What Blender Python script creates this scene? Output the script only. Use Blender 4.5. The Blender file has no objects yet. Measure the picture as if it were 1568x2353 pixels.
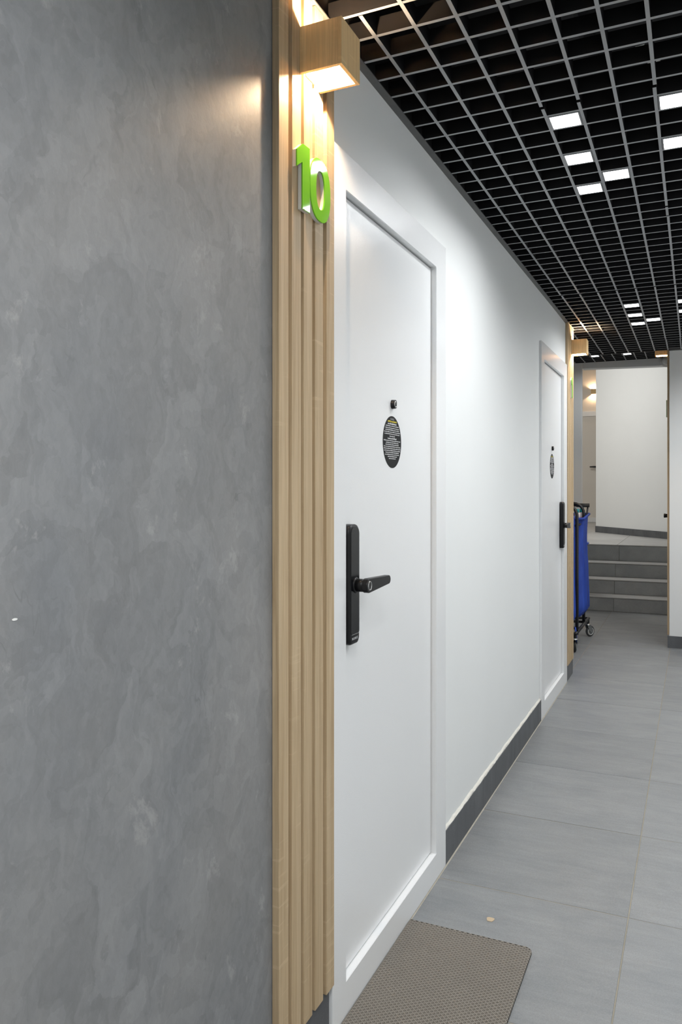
import bpy, bmesh, math, random
from mathutils import Vector, Matrix

random.seed(7)
scn = bpy.context.scene
COL = scn.collection
R = math.radians

# ------------------------------------------------------------------ camera, world, exposure
CAM_H = 1.30
cam_d = bpy.data.cameras.new('camera')
cam = bpy.data.objects.new('camera', cam_d)
COL.objects.link(cam)
cam_d.sensor_fit = 'HORIZONTAL'
cam_d.sensor_width = 36.0
cam_d.lens = 1801.0 / 1568.0 * 36.0
cam_d.shift_y = -(1176.5 - 1121.0) / 1568.0
cam_d.clip_start = 0.02
cam.location = (0, 0, CAM_H)
cam.rotation_euler = (R(90), 0, R(24.32))
scn.camera = cam

world = bpy.data.worlds.new('world')
scn.world = world
world.use_nodes = True
world.node_tree.nodes['Background'].inputs[0].default_value = (0.02, 0.02, 0.022, 1)
world.node_tree.nodes['Background'].inputs[1].default_value = 0.5

vs = scn.view_settings
vs.view_transform = 'Standard'
vs.look = 'None'
vs.gamma = 1.0
vs.use_curve_mapping = False
vs.exposure = 0.3
scn.cycles.max_bounces = 8
scn.cycles.diffuse_bounces = 3
scn.cycles.glossy_bounces = 3
scn.cycles.transmission_bounces = 6
scn.cycles.caustics_reflective = False
scn.cycles.caustics_refractive = False

PANEL_W = 1.5          # watts of one ceiling panel
PANEL_COL = (0.965, 0.985, 1.0)
LAMP_W = 8.0          # watts of each (up / down) led of a wall lamp
LAMP_COL = (1.0, 0.73, 0.47)

# ------------------------------------------------------------------ measures
W = -0.792             # face of the corridor's left wall
YS = 1.4074            # start of the near slat panel
def ZC(y):             # underside of the open-cell ceiling
    return 2.388 + 0.006 * (y - 2.2)

# ------------------------------------------------------------------ materials
def _mat(name):
    m = bpy.data.materials.new(name)
    m.use_nodes = True
    nt = m.node_tree
    b = nt.nodes['Principled BSDF']
    return m, nt, b

def plain(name, col, rough=0.5, metal=0.0, spec=0.5, emit=None, es=0.0, noise=0.0, nscale=40, bump=0.0, bscale=200):
    m, nt, b = _mat(name)
    b.inputs['Base Color'].default_value = (*col, 1)
    b.inputs['Roughness'].default_value = rough
    b.inputs['Metallic'].default_value = metal
    b.inputs['Specular IOR Level'].default_value = spec
    if emit:
        b.inputs['Emission Color'].default_value = (*emit, 1)
        b.inputs['Emission Strength'].default_value = es
    tc = nt.nodes.new('ShaderNodeTexCoord')
    if noise > 0:
        n = nt.nodes.new('ShaderNodeTexNoise')
        n.inputs['Scale'].default_value = nscale
        n.inputs['Detail'].default_value = 4
        nt.links.new(tc.outputs['Object'], n.inputs['Vector'])
        mx = nt.nodes.new('ShaderNodeMixRGB')
        mx.inputs[1].default_value = (*[c * (1 - noise) for c in col], 1)
        mx.inputs[2].default_value = (*[min(1, c * (1 + noise)) for c in col], 1)
        nt.links.new(n.outputs['Fac'], mx.inputs[0])
        nt.links.new(mx.outputs[0], b.inputs['Base Color'])
    if bump > 0:
        n2 = nt.nodes.new('ShaderNodeTexNoise')
        n2.inputs['Scale'].default_value = bscale
        n2.inputs['Detail'].default_value = 3
        nt.links.new(tc.outputs['Object'], n2.inputs['Vector'])
        bp = nt.nodes.new('ShaderNodeBump')
        bp.inputs['Strength'].default_value = bump
        bp.inputs['Distance'].default_value = 0.001
        nt.links.new(n2.outputs['Fac'], bp.inputs['Height'])
        nt.links.new(bp.outputs[0], b.inputs['Normal'])
    return m

def ramp(nt, stops):
    r = nt.nodes.new('ShaderNodeValToRGB')
    el = r.color_ramp.elements
    while len(el) < len(stops):
        el.new(0.5)
    for e, (p, c) in zip(el, stops):
        e.position = p
        e.color = (*c, 1) if len(c) == 3 else c
    return r

def g3(v): return (v, v, v)

def mapping(nt, src, scale, loc=(0, 0, 0), rot=(0, 0, 0)):
    mp = nt.nodes.new('ShaderNodeMapping')
    mp.inputs['Scale'].default_value = scale
    mp.inputs['Location'].default_value = loc
    mp.inputs['Rotation'].default_value = rot
    nt.links.new(src, mp.inputs['Vector'])
    return mp.outputs[0]

def noise(nt, vec, scale, detail=5, rough=0.6, dist=0.0):
    n = nt.nodes.new('ShaderNodeTexNoise')
    n.inputs['Scale'].default_value = scale
    n.inputs['Detail'].default_value = detail
    n.inputs['Roughness'].default_value = rough
    n.inputs['Distortion'].default_value = dist
    nt.links.new(vec, n.inputs['Vector'])
    return n.outputs['Fac']

def mix(nt, fac, a, b, blend='MIX'):
    mx = nt.nodes.new('ShaderNodeMixRGB')
    mx.blend_type = blend
    for i, v in ((0, fac), (1, a), (2, b)):
        if isinstance(v, (int, float)):
            mx.inputs[i].default_value = v if i == 0 else (v, v, v, 1)
        elif isinstance(v, tuple):
            mx.inputs[i].default_value = (*v, 1) if len(v) == 3 else v
        else:
            nt.links.new(v, mx.inputs[i])
    return mx.outputs[0]

def plaster_mat():
    m, nt, b = _mat('grey_trowelled_plaster')
    tc = nt.nodes.new('ShaderNodeTexCoord').outputs['Object']
    def warp(vec, scale, amt, detail=3):
        n = nt.nodes.new('ShaderNodeTexNoise')
        n.inputs['Scale'].default_value = scale; n.inputs['Detail'].default_value = detail
        nt.links.new(vec, n.inputs['Vector'])
        sub = nt.nodes.new('ShaderNodeVectorMath'); sub.operation = 'SUBTRACT'
        sub.inputs[1].default_value = (0.5, 0.5, 0.5)
        nt.links.new(n.outputs['Color'], sub.inputs[0])
        scl = nt.nodes.new('ShaderNodeVectorMath'); scl.operation = 'SCALE'
        scl.inputs['Scale'].default_value = amt
        nt.links.new(sub.outputs[0], scl.inputs[0])
        add = nt.nodes.new('ShaderNodeVectorMath'); add.operation = 'ADD'
        nt.links.new(vec, add.inputs[0]); nt.links.new(scl.outputs[0], add.inputs[1])
        return add.outputs[0]
    def cells(vec, scale):
        v = nt.nodes.new('ShaderNodeTexVoronoi')
        v.feature = 'F1'; v.inputs['Scale'].default_value = scale
        nt.links.new(vec, v.inputs['Vector'])
        bw = nt.nodes.new('ShaderNodeRGBToBW')
        nt.links.new(v.outputs['Color'], bw.inputs[0])
        return bw.outputs[0]
    big = noise(nt, mapping(nt, tc, (1.0, 1.1, 0.8), rot=(0.4, 0, 0)), 1.8, 6, 0.6, 0.3)
    r1 = ramp(nt, [(0.30, (0.202, 0.209, 0.218)), (0.50, (0.234, 0.236, 0.238)), (0.72, (0.270, 0.265, 0.260))])
    nt.links.new(big, r1.inputs[0])
    c = r1.outputs[0]
    w1 = warp(tc, 8.0, 0.24, 6)
    hgts = []
    for sc_, rot_, loc_, cs, lo, hi in (((1, 1.9, 1.0), 0.35, (0, 3, 1), 7.0, 0.93, 1.07), ((1, 1.7, 1.0), -0.45, (2, 8, 4), 14.0, 0.935, 1.06), ((1, 2.6, 1.0), 0.15, (4, 2, 7), 24.0, 0.95, 1.05)):
        q = cells(mapping(nt, w1, sc_, rot=(rot_, 0, 0), loc=loc_), cs)
        r_ = ramp(nt, [(0.15, g3(lo)), (0.85, g3(hi))])
        nt.links.new(q, r_.inputs[0]); hgts.append(q)
        c = mix(nt, 0.85, c, r_.outputs[0], 'MULTIPLY')
    fine = noise(nt, mapping(nt, tc, (1, 1.6, 1.0), rot=(0.3, 0, 0)), 38, 5, 0.72, 0.4)
    rf = ramp(nt, [(0.3, g3(0.93)), (0.7, g3(1.07))])
    nt.links.new(fine, rf.inputs[0])
    c = mix(nt, 0.9, c, rf.outputs[0], 'MULTIPLY')
    # pale scraped spots
    pat = noise(nt, mapping(nt, tc, (1.0, 1.6, 1.2), rot=(-0.5, 0, 0), loc=(3, 1, 5)), 6.5, 6, 0.68, 0.3)
    r3 = ramp(nt, [(0.62, g3(0.0)), (0.68, g3(0.55))])
    nt.links.new(pat, r3.inputs[0])
    c = mix(nt, r3.outputs[0], c, (0.36, 0.357, 0.352))
    # thin dark curved trowel marks, only in a few places
    ln = noise(nt, mapping(nt, tc, (1.0, 2.2, 1.0), rot=(0.45, 0, 0), loc=(8, 2, 6)), 7.0, 3, 0.55, 0.5)
    rl = ramp(nt, [(0.488, g3(0.0)), (0.4975, g3(1.0)), (0.5025, g3(1.0)), (0.512, g3(0.0))])
    nt.links.new(ln, rl.inputs[0])
    mk = noise(nt, tc, 5.0, 4, 0.6, 0.0)
    rm = ramp(nt, [(0.60, g3(0.0)), (0.70, g3(0.40))])
    nt.links.new(mk, rm.inputs[0])
    c = mix(nt, mix(nt, 1.0, rl.outputs[0], rm.outputs[0], 'MULTIPLY'), c, (0.12, 0.122, 0.126))
    nt.links.new(c, b.inputs['Base Color'])
    b.inputs['Roughness'].default_value = 0.55
    b.inputs['Specular IOR Level'].default_value = 0.3
    hgt = mix(nt, 0.45, fine, hgts[1])
    bp = nt.nodes.new('ShaderNodeBump')
    bp.inputs['Strength'].default_value = 0.22
    bp.inputs['Distance'].default_value = 0.003
    nt.links.new(hgt, bp.inputs['Height'])
    nt.links.new(bp.outputs[0], b.inputs['Normal'])
    return m

def oak_mat(name, light, dark, warm):
    m, nt, b = _mat(name)
    tc = nt.nodes.new('ShaderNodeTexCoord').outputs['Object']
    oi = nt.nodes.new('ShaderNodeObjectInfo')
    ad = nt.nodes.new('ShaderNodeVectorMath'); ad.operation = 'ADD'
    sc = nt.nodes.new('ShaderNodeVectorMath'); sc.operation = 'SCALE'
    sc.inputs[0].default_value = (3.1, 5.7, 9.3)
    nt.links.new(oi.outputs['Random'], sc.inputs['Scale'])
    nt.links.new(tc, ad.inputs[0]); nt.links.new(sc.outputs[0], ad.inputs[1])
    v = ad.outputs[0]
    g = noise(nt, mapping(nt, v, (70, 70, 1.6)), 1.0, 6, 0.6, 0.6)
    r1 = ramp(nt, [(0.28, dark), (0.52, warm), (0.74, light)])
    nt.links.new(g, r1.inputs[0])
    f = noise(nt, mapping(nt, v, (420, 420, 9)), 1.0, 3, 0.6)
    r2 = ramp(nt, [(0.3, g3(0.84)), (0.7, g3(1.10))])
    nt.links.new(f, r2.inputs[0])
    c = mix(nt, 0.8, r1.outputs[0], r2.outputs[0], 'MULTIPLY')
    patch = noise(nt, mapping(nt, v, (6, 6, 1.3)), 1.0, 3, 0.5)
    rp = ramp(nt, [(0.52, g3(0.0)), (0.62, g3(1.0))])
    nt.links.new(patch, rp.inputs[0])
    ray = noise(nt, mapping(nt, v, (9, 9, 105), rot=(0.05, 0.04, 0)), 1.0, 2, 0.5, 0.3)
    rr = ramp(nt, [(0.60, g3(0.0)), (0.68, g3(1.0))])
    nt.links.new(ray, rr.inputs[0])
    fac = mix(nt, 1.0, mix(nt, 1.0, rp.outputs[0], rr.outputs[0], 'MULTIPLY'), g3(0.28), 'MULTIPLY')
    c = mix(nt, fac, c, tuple(min(1, x * 1.22) for x in light))
    nt.links.new(c, b.inputs['Base Color'])
    b.inputs['Roughness'].default_value = 0.55
    b.inputs['Specular IOR Level'].default_value = 0.3
    bp = nt.nodes.new('ShaderNodeBump'); bp.inputs['Strength'].default_value = 0.12; bp.inputs['Distance'].default_value = 0.0006
    nt.links.new(f, bp.inputs['Height']); nt.links.new(bp.outputs[0], b.inputs['Normal'])
    return m

def tile_mat(name, lo, hi, rough=0.42, tint=0.10):
    m, nt, b = _mat(name)
    tc = nt.nodes.new('ShaderNodeTexCoord').outputs['Object']
    oi = nt.nodes.new('ShaderNodeObjectInfo')
    ad = nt.nodes.new('ShaderNodeVectorMath'); ad.operation = 'ADD'
    sc = nt.nodes.new('ShaderNodeVectorMath'); sc.operation = 'SCALE'
    sc.inputs[0].default_value = (13.1, 7.7, 3.3)
    nt.links.new(oi.outputs['Random'], sc.inputs['Scale'])
    nt.links.new(tc, ad.inputs[0]); nt.links.new(sc.outputs[0], ad.inputs[1])
    v = ad.outputs[0]
    big = noise(nt, mapping(nt, v, (1, 2.2, 1)), 4.0, 6, 0.62, 0.4)
    r1 = ramp(nt, [(0.3, lo), (0.7, hi)])
    nt.links.new(big, r1.inputs[0])
    sp = noise(nt, v, 260, 3, 0.7)
    r2 = ramp(nt, [(0.35, g3(0.86)), (0.65, g3(1.10))])
    nt.links.new(sp, r2.inputs[0])
    c = mix(nt, 0.8, r1.outputs[0], r2.outputs[0], 'MULTIPLY')
    lin = noise(nt, mapping(nt, v, (7, 60, 7)), 1.0, 4, 0.6)
    r3 = ramp(nt, [(0.35, g3(0.94)), (0.65, g3(1.05))])
    nt.links.new(lin, r3.inputs[0])
    c = mix(nt, 0.8, c, r3.outputs[0], 'MULTIPLY')
    r4 = ramp(nt, [(0.0, g3(1 - tint)), (1.0, g3(1 + tint * 0.4))])
    nt.links.new(oi.outputs['Random'], r4.inputs[0])
    c = mix(nt, 1.0, c, r4.outputs[0], 'MULTIPLY')
    nt.links.new(c, b.inputs['Base Color'])
    b.inputs['Roughness'].default_value = rough
    b.inputs['Specular IOR Level'].default_value = 0.4
    return m

def cloth_mat():
    m, nt, b = _mat('blue_bag_fabric')
    tc = nt.nodes.new('ShaderNodeTexCoord').outputs['Object']
    n1 = noise(nt, mapping(nt, tc, (14, 14, 2)), 1.0, 4, 0.6, 0.5)
    r = ramp(nt, [(0.3, (0.012, 0.040, 0.30)), (0.7, (0.035, 0.100, 0.52))])
    nt.links.new(n1, r.inputs[0]); nt.links.new(r.outputs[0], b.inputs['Base Color'])
    b.inputs['Roughness'].default_value = 0.6
    bp = nt.nodes.new('ShaderNodeBump'); bp.inputs['Strength'].default_value = 0.5; bp.inputs['Distance'].default_value = 0.01
    nt.links.new(n1, bp.inputs['Height']); nt.links.new(bp.outputs[0], b.inputs['Normal'])
    return m

def acrylic_mat():
    m, nt, b = _mat('clear_acrylic')
    b.inputs['Base Color'].default_value = (0.94, 0.95, 0.90, 1)
    b.inputs['Roughness'].default_value = 0.12
    b.inputs['Transmission Weight'].default_value = 0.2
    b.inputs['IOR'].default_value = 1.49
    return m

M = {
    'plaster': plaster_mat(),
    'white_wall': plain('white_wall_paint', (0.82, 0.835, 0.83), 0.6, noise=0.02, nscale=3),
    'warm_wall': plain('cream_wall_paint', (0.76, 0.72, 0.66), 0.6, noise=0.02, nscale=3),
    'door': plain('white_door_enamel', (0.84, 0.85, 0.855), 0.24, spec=0.5, bump=0.30, bscale=520),
    'seal': plain('beige_door_seal', (0.42, 0.37, 0.30), 0.7),
    'dark': plain('dark_gap', (0.03, 0.03, 0.028), 0.8),
    'oak': oak_mat('sonoma_oak', (0.60, 0.466, 0.303), (0.42, 0.298, 0.170), (0.52, 0.390, 0.240)),
    'lamp_wood': oak_mat('lamp_oak', (0.86, 0.64, 0.36), (0.72, 0.50, 0.26), (0.79, 0.57, 0.30)),
    'floor_tile': tile_mat('grey_floor_tile', (0.205, 0.217, 0.226), (0.265, 0.273, 0.277)),
    'skirt_tile': tile_mat('dark_grey_tile', (0.085, 0.09, 0.098), (0.135, 0.142, 0.15), 0.5),
    'riser_tile': tile_mat('slate_riser_tile', (0.29, 0.31, 0.315), (0.38, 0.39, 0.39), 0.5),
    'tread_tile': tile_mat('pale_tread_tile', (0.40, 0.40, 0.40), (0.50, 0.495, 0.48)),
    'grout': plain('beige_grout', (0.30, 0.275, 0.22), 0.9, noise=0.2, nscale=20),
    'filler': plain('white_filler', (0.72, 0.70, 0.64), 0.8, noise=0.1, nscale=60),
    'sealant': plain('dirty_sealant', (0.40, 0.37, 0.31), 0.8, noise=0.25, nscale=35),
    'black_metal': plain('black_ceiling_enamel', (0.006, 0.006, 0.007), 0.6, spec=0.25),
    'grid_face': plain('grey_grid_face', (0.30, 0.31, 0.32), 0.45),
    'angle': plain('scuffed_grey_angle', (0.10, 0.10, 0.098), 0.45, noise=0.25, nscale=30),
    'black': plain('black_void_paint', (0.006, 0.006, 0.007), 0.9),
    'lock': plain('black_lock_plastic', (0.006, 0.006, 0.007), 0.38, spec=0.3),
    'lock_gloss': plain('black_lock_glass', (0.004, 0.0045, 0.006), 0.22, spec=0.3),
    'silver': plain('brushed_silver', (0.72, 0.72, 0.71), 0.25, metal=1.0),
    'print_white': plain('white_print', (0.75, 0.75, 0.76), 0.6),
    'print_yellow': plain('yellow_print', (0.80, 0.66, 0.04), 0.6),
    'sticker': plain('black_sticker_film', (0.010, 0.011, 0.012), 0.6, spec=0.2),
    'white_print_dim': plain('grey_print', (0.42, 0.42, 0.43), 0.6),
    'green': plain('lime_green_acrylic', (0.215, 0.58, 0.045), 0.06, spec=0.14),
    'acrylic': acrylic_mat(),
    'panel_glow': plain('led_panel_glow', (0.9, 0.9, 0.9), 0.5, emit=PANEL_COL, es=6.0),
    'led_glow': plain('warm_led_glow', (0.9, 0.9, 0.9), 0.5, emit=(1.0, 0.80, 0.56), es=40.0),
    'chrome_rim': plain('light_frame_metal', (0.34, 0.35, 0.36), 0.3, metal=0.8),
    'mat_base': plain('grey_brown_mat', (0.135, 0.121, 0.104), 0.85, noise=0.35, nscale=14),
    'mat_rib': plain('mat_rib_plastic', (0.28, 0.255, 0.22), 0.6, noise=0.12, nscale=12),
    'tube': plain('black_tube', (0.015, 0.015, 0.016), 0.35),
    'cloth': cloth_mat(),
    'blue_plastic': plain('blue_plastic', (0.02, 0.07, 0.42), 0.35),
    'rubber': plain('grey_black_rubber', (0.03, 0.032, 0.032), 0.6),
    'hub': plain('grey_plastic_hub', (0.16, 0.17, 0.17), 0.5),
    'steel': plain('zinc_steel', (0.55, 0.56, 0.55), 0.35, metal=0.9),
    'teal': plain('teal_cap', (0.0, 0.33, 0.36), 0.4),
    'bottle': plain('white_bottle_plastic', (0.74, 0.70, 0.72), 0.35),
    'pink': plain('pink_bottle_label', (0.62, 0.20, 0.30), 0.5),
    'white_plastic': plain('white_plastic', (0.78, 0.78, 0.76), 0.4),
    'orange': plain('orange_cable', (0.70, 0.13, 0.01), 0.5),
    'beige_stain': plain('beige_splash', (0.50, 0.39, 0.26), 0.7),
}

# ------------------------------------------------------------------ mesh helpers
def link(o, parent=None):
    COL.objects.link(o)
    if parent is not None:
        o.parent = parent
    return o

def mesh_from(bm, name, mats, smooth=False):
    me = bpy.data.meshes.new(name)
    bmesh.ops.recalc_face_normals(bm, faces=bm.faces)
    bm.to_mesh(me); bm.free()
    for m in (mats if isinstance(mats, (list, tuple)) else [mats]):
        me.materials.append(M[m] if isinstance(m, str) else m)
    if smooth:
        for p in me.polygons: p.use_smooth = True
    return me

def obj(name, bm, mats, parent=None, smooth=False):
    o = bpy.data.objects.new(name, mesh_from(bm, name, mats, smooth))
    return link(o, parent)

def box_bm(x0, x1, y0, y1, z0, z1, bevel=0.0, bm=None, mat=0):
    own = bm is None
    if own: bm = bmesh.new()
    vs_ = [bm.verts.new(p) for p in ((x0,y0,z0),(x1,y0,z0),(x1,y1,z0),(x0,y1,z0),(x0,y0,z1),(x1,y0,z1),(x1,y1,z1),(x0,y1,z1))]
    fs = [(0,3,2,1),(4,5,6,7),(0,1,5,4),(1,2,6,5),(2,3,7,6),(3,0,4,7)]
    for f in fs:
        fc = bm.faces.new([vs_[i] for i in f]); fc.material_index = mat
    if bevel > 0 and own:
        bmesh.ops.bevel(bm, geom=list(bm.edges), offset=bevel, segments=1, affect='EDGES')
    return bm

def box(name, x0, x1, y0, y1, z0, z1, mat, parent=None, bevel=0.0):
    return obj(name, box_bm(x0, x1, y0, y1, z0, z1, bevel), mat, parent)

def prism_bm(pts, d0, d1, axis='x', bevel=0.0, holes=None):
    """outline pts in (u, v), extruded along axis; with axis x: u = y, v = z"""
    bm = bmesh.new()
    def P(u, v, d):
        return {'x': (d, u, v), 'y': (u, d, v), 'z': (u, v, d)}[axis]
    loops = [pts] + (holes or [])
    if not holes:
        a = [bm.verts.new(P(u, v, d0)) for u, v in pts]
        b = [bm.verts.new(P(u, v, d1)) for u, v in pts]
        n = len(pts)
        bm.faces.new(a); bm.faces.new(b)
        for i in range(n):
            bm.faces.new((a[i], a[(i+1) % n], b[(i+1) % n], b[i]))
    else:
        # one hole, same number of points as the outline
        h = holes[0]; n = len(pts)
        A = [[bm.verts.new(P(u, v, d)) for u, v in L] for d in (d0, d1) for L in (pts, h)]
        oa, ha, ob, hb = A
        for i in range(n):
            j = (i+1) % n
            bm.faces.new((oa[i], oa[j], ha[j], ha[i])); bm.faces.new((ob[i], ob[j], hb[j], hb[i]))
            bm.faces.new((oa[i], oa[j], ob[j], ob[i])); bm.faces.new((ha[i], ha[j], hb[j], hb[i]))
    if bevel > 0:
        bmesh.ops.recalc_face_normals(bm, faces=bm.faces)
        es = [e for e in bm.edges if len(e.link_faces) == 2 and e.calc_face_angle(0) > R(50)]
        bmesh.ops.bevel(bm, geom=es, offset=bevel, segments=2, affect='EDGES')
    return bm

def rect(u0, u1, v0, v1): return [(u0, v0), (u1, v0), (u1, v1), (u0, v1)]

def rrect(u0, u1, v0, v1, r, n=6):
    """r: one radius or (bl, br, tr, tl)"""
    if not isinstance(r, tuple): r = (r,) * 4
    out = []
    for (cx, cy, a0), rr in zip(((u0, v0, 180), (u1, v0, 270), (u1, v1, 0), (u0, v1, 90)), r):
        sx = 1 if cx == u0 else -1; sy = 1 if cy == v0 else -1
        for k in range(n + 1):
            a = R(a0 + 90.0 * k / n)
            out.append((cx + sx * rr + rr * math.cos(a), cy + sy * rr + rr * math.sin(a)))
    return out

def slab_bm(pts, d0, d1, ch, axis='x'):
    """prism whose front (d1) is chamfered by ch with a soft two-step edge"""
    bm = bmesh.new()
    cu = sum(p[0] for p in pts) / len(pts); cv = sum(p[1] for p in pts) / len(pts)
    wu = max(p[0] for p in pts) - min(p[0] for p in pts); wv = max(p[1] for p in pts) - min(p[1] for p in pts)
    s = 1 if d1 > d0 else -1
    rings = []
    for d, ins in ((d0, 0), (d1 - s * ch, 0), (d1 - s * ch * 0.3, ch * 0.3), (d1, ch)):
        fu = 1 - 2 * ins / wu; fv = 1 - 2 * ins / wv
        ring = []
        for u, v in pts:
            uu = cu + (u - cu) * fu; vv = cv + (v - cv) * fv
            ring.append(bm.verts.new({'x': (d, uu, vv), 'y': (uu, d, vv), 'z': (uu, vv, d)}[axis]))
        rings.append(ring)
    n = len(pts)
    for a, b in zip(rings, rings[1:]):
        for i in range(n):
            bm.faces.new((a[i], a[(i+1) % n], b[(i+1) % n], b[i]))
    bm.faces.new(rings[0]); bm.faces.new(rings[-1])
    return bm

def cyl_bm(p0, p1, r0, r1=None, n=20, bm=None, caps=True):
    if bm is None: bm = bmesh.new()
    r1 = r0 if r1 is None else r1
    p0 = Vector(p0); p1 = Vector(p1); ax = (p1 - p0).normalized()
    t = Vector((0, 0, 1)) if abs(ax.z) < 0.9 else Vector((1, 0, 0))
    e1 = ax.cross(t).normalized(); e2 = ax.cross(e1)
    A = []; B = []
    for k in range(n):
        a = 2 * math.pi * k / n
        d = e1 * math.cos(a) + e2 * math.sin(a)
        A.append(bm.verts.new(p0 + d * r0)); B.append(bm.verts.new(p1 + d * r1))
    for k in range(n):
        bm.faces.new((A[k], A[(k+1) % n], B[(k+1) % n], B[k]))
    if caps:
        bm.faces.new(A); bm.faces.new(B)
    return bm

def tube_bm(pts, r, n=10):
    """a round tube swept along pts"""
    bm = bmesh.new()
    pts = [Vector(p) for p in pts]
    rings = []; prev = None
    for i, p in enumerate(pts):
        d = (pts[min(i+1, len(pts)-1)] - pts[max(i-1, 0)]).normalized()
        if prev is None:
            t = Vector((0, 0, 1)) if abs(d.z) < 0.9 else Vector((1, 0, 0))
            e1 = d.cross(t).normalized()
        else:
            e1 = (prev - d * prev.dot(d)).normalized()
        prev = e1
        e2 = d.cross(e1)
        rings.append([bm.verts.new(p + (e1 * math.cos(2*math.pi*k/n) + e2 * math.sin(2*math.pi*k/n)) * r) for k in range(n)])
    for a, b in zip(rings, rings[1:]):
        for k in range(n):
            bm.faces.new((a[k], a[(k+1) % n], b[(k+1) % n], b[k]))
    bm.faces.new(rings[0]); bm.faces.new(rings[-1])
    return bm

def torus_bm(c, axis, Rr, r, n=32, m=8):
    ax = Vector(axis).normalized()
    t = Vector((0, 0, 1)) if abs(ax.z) < 0.9 else Vector((1, 0, 0))
    e1 = ax.cross(t).normalized(); e2 = ax.cross(e1); c = Vector(c)
    bm = bmesh.new(); rings = []
    for i in range(n):
        a = 2*math.pi*i/n; d = e1*math.cos(a) + e2*math.sin(a)
        rings.append([bm.verts.new(c + d*(Rr + r*math.cos(2*math.pi*k/m)) + ax*r*math.sin(2*math.pi*k/m)) for k in range(m)])
    for i in range(n):
        a, b = rings[i], rings[(i+1) % n]
        for k in range(m):
            bm.faces.new((a[k], a[(k+1) % m], b[(k+1) % m], b[k]))
    return bm

def empty(name, loc=(0, 0, 0), rz=0.0, parent=None):
    o = bpy.data.objects.new(name, None)
    o.empty_display_size = 0.05
    o.location = loc; o.rotation_euler = (0, 0, rz)
    return link(o, parent)

def tag(o, label, cat, group=None):
    o['label'] = label; o['category'] = cat
    if group: o['group'] = group
    return o

def struct(o, label=None):
    o['kind'] = 'structure'
    if label: o['label'] = label
    return o

def text_mesh(name, body, size, mat, parent, loc, rot, extrude=0.0002, spacing=1.0):
    cu = bpy.data.curves.new('t', 'FONT')
    cu.body = body; cu.size = size; cu.extrude = extrude; cu.align_x = 'CENTER'; cu.align_y = 'CENTER'
    cu.space_character = spacing; cu.resolution_u = 2
    to = bpy.data.objects.new('t', cu); COL.objects.link(to)
    dg = bpy.context.evaluated_depsgraph_get()
    me = bpy.data.meshes.new_from_object(to.evaluated_get(dg))
    bpy.data.objects.remove(to); bpy.data.curves.remove(cu)
    me.materials.clear(); me.materials.append(M[mat])
    o = bpy.data.objects.new(name, me); o.location = loc; o.rotation_euler = rot
    return link(o, parent)

# ------------------------------------------------------------------ the setting: floor
RX = 0.95                 # right wall face
YB = -1.9                 # wall behind the viewpoint
Y_PILLAR = 6.909
X_PILLAR = -0.19
Y_STAIR = 8.69
Z_LAND = 0.641
XR = -1.5                 # back of the recess where the cart stands

floor = struct(box('floor', XR - 0.02, RX + 0.02, YB, Y_STAIR + 0.02, -0.10, -0.0014, 'grout'), 'grey porcelain tiled corridor floor')
G = 0.0036
tile_cache = {}
def tile(x0, x1, y0, y1, z=0.0, t=0.009, mat='floor_tile', parent=None, name='tile', tilt=True):
    x0 += G/2; x1 -= G/2; y0 += G/2; y1 -= G/2
    key = (round(x1 - x0, 3), round(y1 - y0, 3), mat, t)
    if key not in tile_cache:
        hx, hy = (x1 - x0)/2, (y1 - y0)/2
        tile_cache[key] = mesh_from(box_bm(-hx, hx, -hy, hy, -t, 0, 0.0009), name, mat)
    o = bpy.data.objects.new(name, tile_cache[key])
    o.location = ((x0 + x1)/2, (y0 + y1)/2, z + (random.uniform(-0.0004, 0.0004) if tilt else 0))
    return link(o, parent)

XJ = -0.184
ys = [2.517 + 0.611 * k for k in range(-7, 11)]
ys = [YB] + [y for y in ys if y > YB + 0.05 and y < Y_STAIR - 0.02] + [Y_STAIR]
for y0, y1 in zip(ys, ys[1:]):
    for x0, x1 in ((-0.800, XJ), (XJ, XJ + 0.606), (XJ + 0.606, RX)):
        if y0 > Y_PILLAR + 0.3 and x0 > XJ - 0.01:
            continue
        tile(x0, x1, y0, y1, parent=floor)
    if y1 > 5.8:
        tile(XR, -0.800, max(y0, 5.70), y1, parent=floor)
sp = [(-0.562 + 0.011*math.cos(a)*(1+0.12*math.sin(3*a)), 2.336 + 0.014*math.sin(a)*(1+0.2*math.cos(2*a))) for a in [2*math.pi*k/30 for k in range(30)]]
obj('floor_splash', prism_bm(sp, -0.002, 0.0010, axis='z'), 'beige_stain', floor)

# ------------------------------------------------------------------ the setting: walls
D1 = dict(o0=1.676, o1=2.600, i0=1.757, i1=2.492)
D2 = dict(o0=4.445, o1=5.398, i0=4.542, i1=5.262)
WT = 0.14
ZT = 2.402
def wall_boxes(name, rects, x0, x1, mat, zt=None):
    bm = bmesh.new()
    for (y0, y1, z0, z1) in rects:
        box_bm(x0, x1, y0, y1, z0, z1, bm=bm)
    return struct(obj(name, bm, mat))

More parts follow.
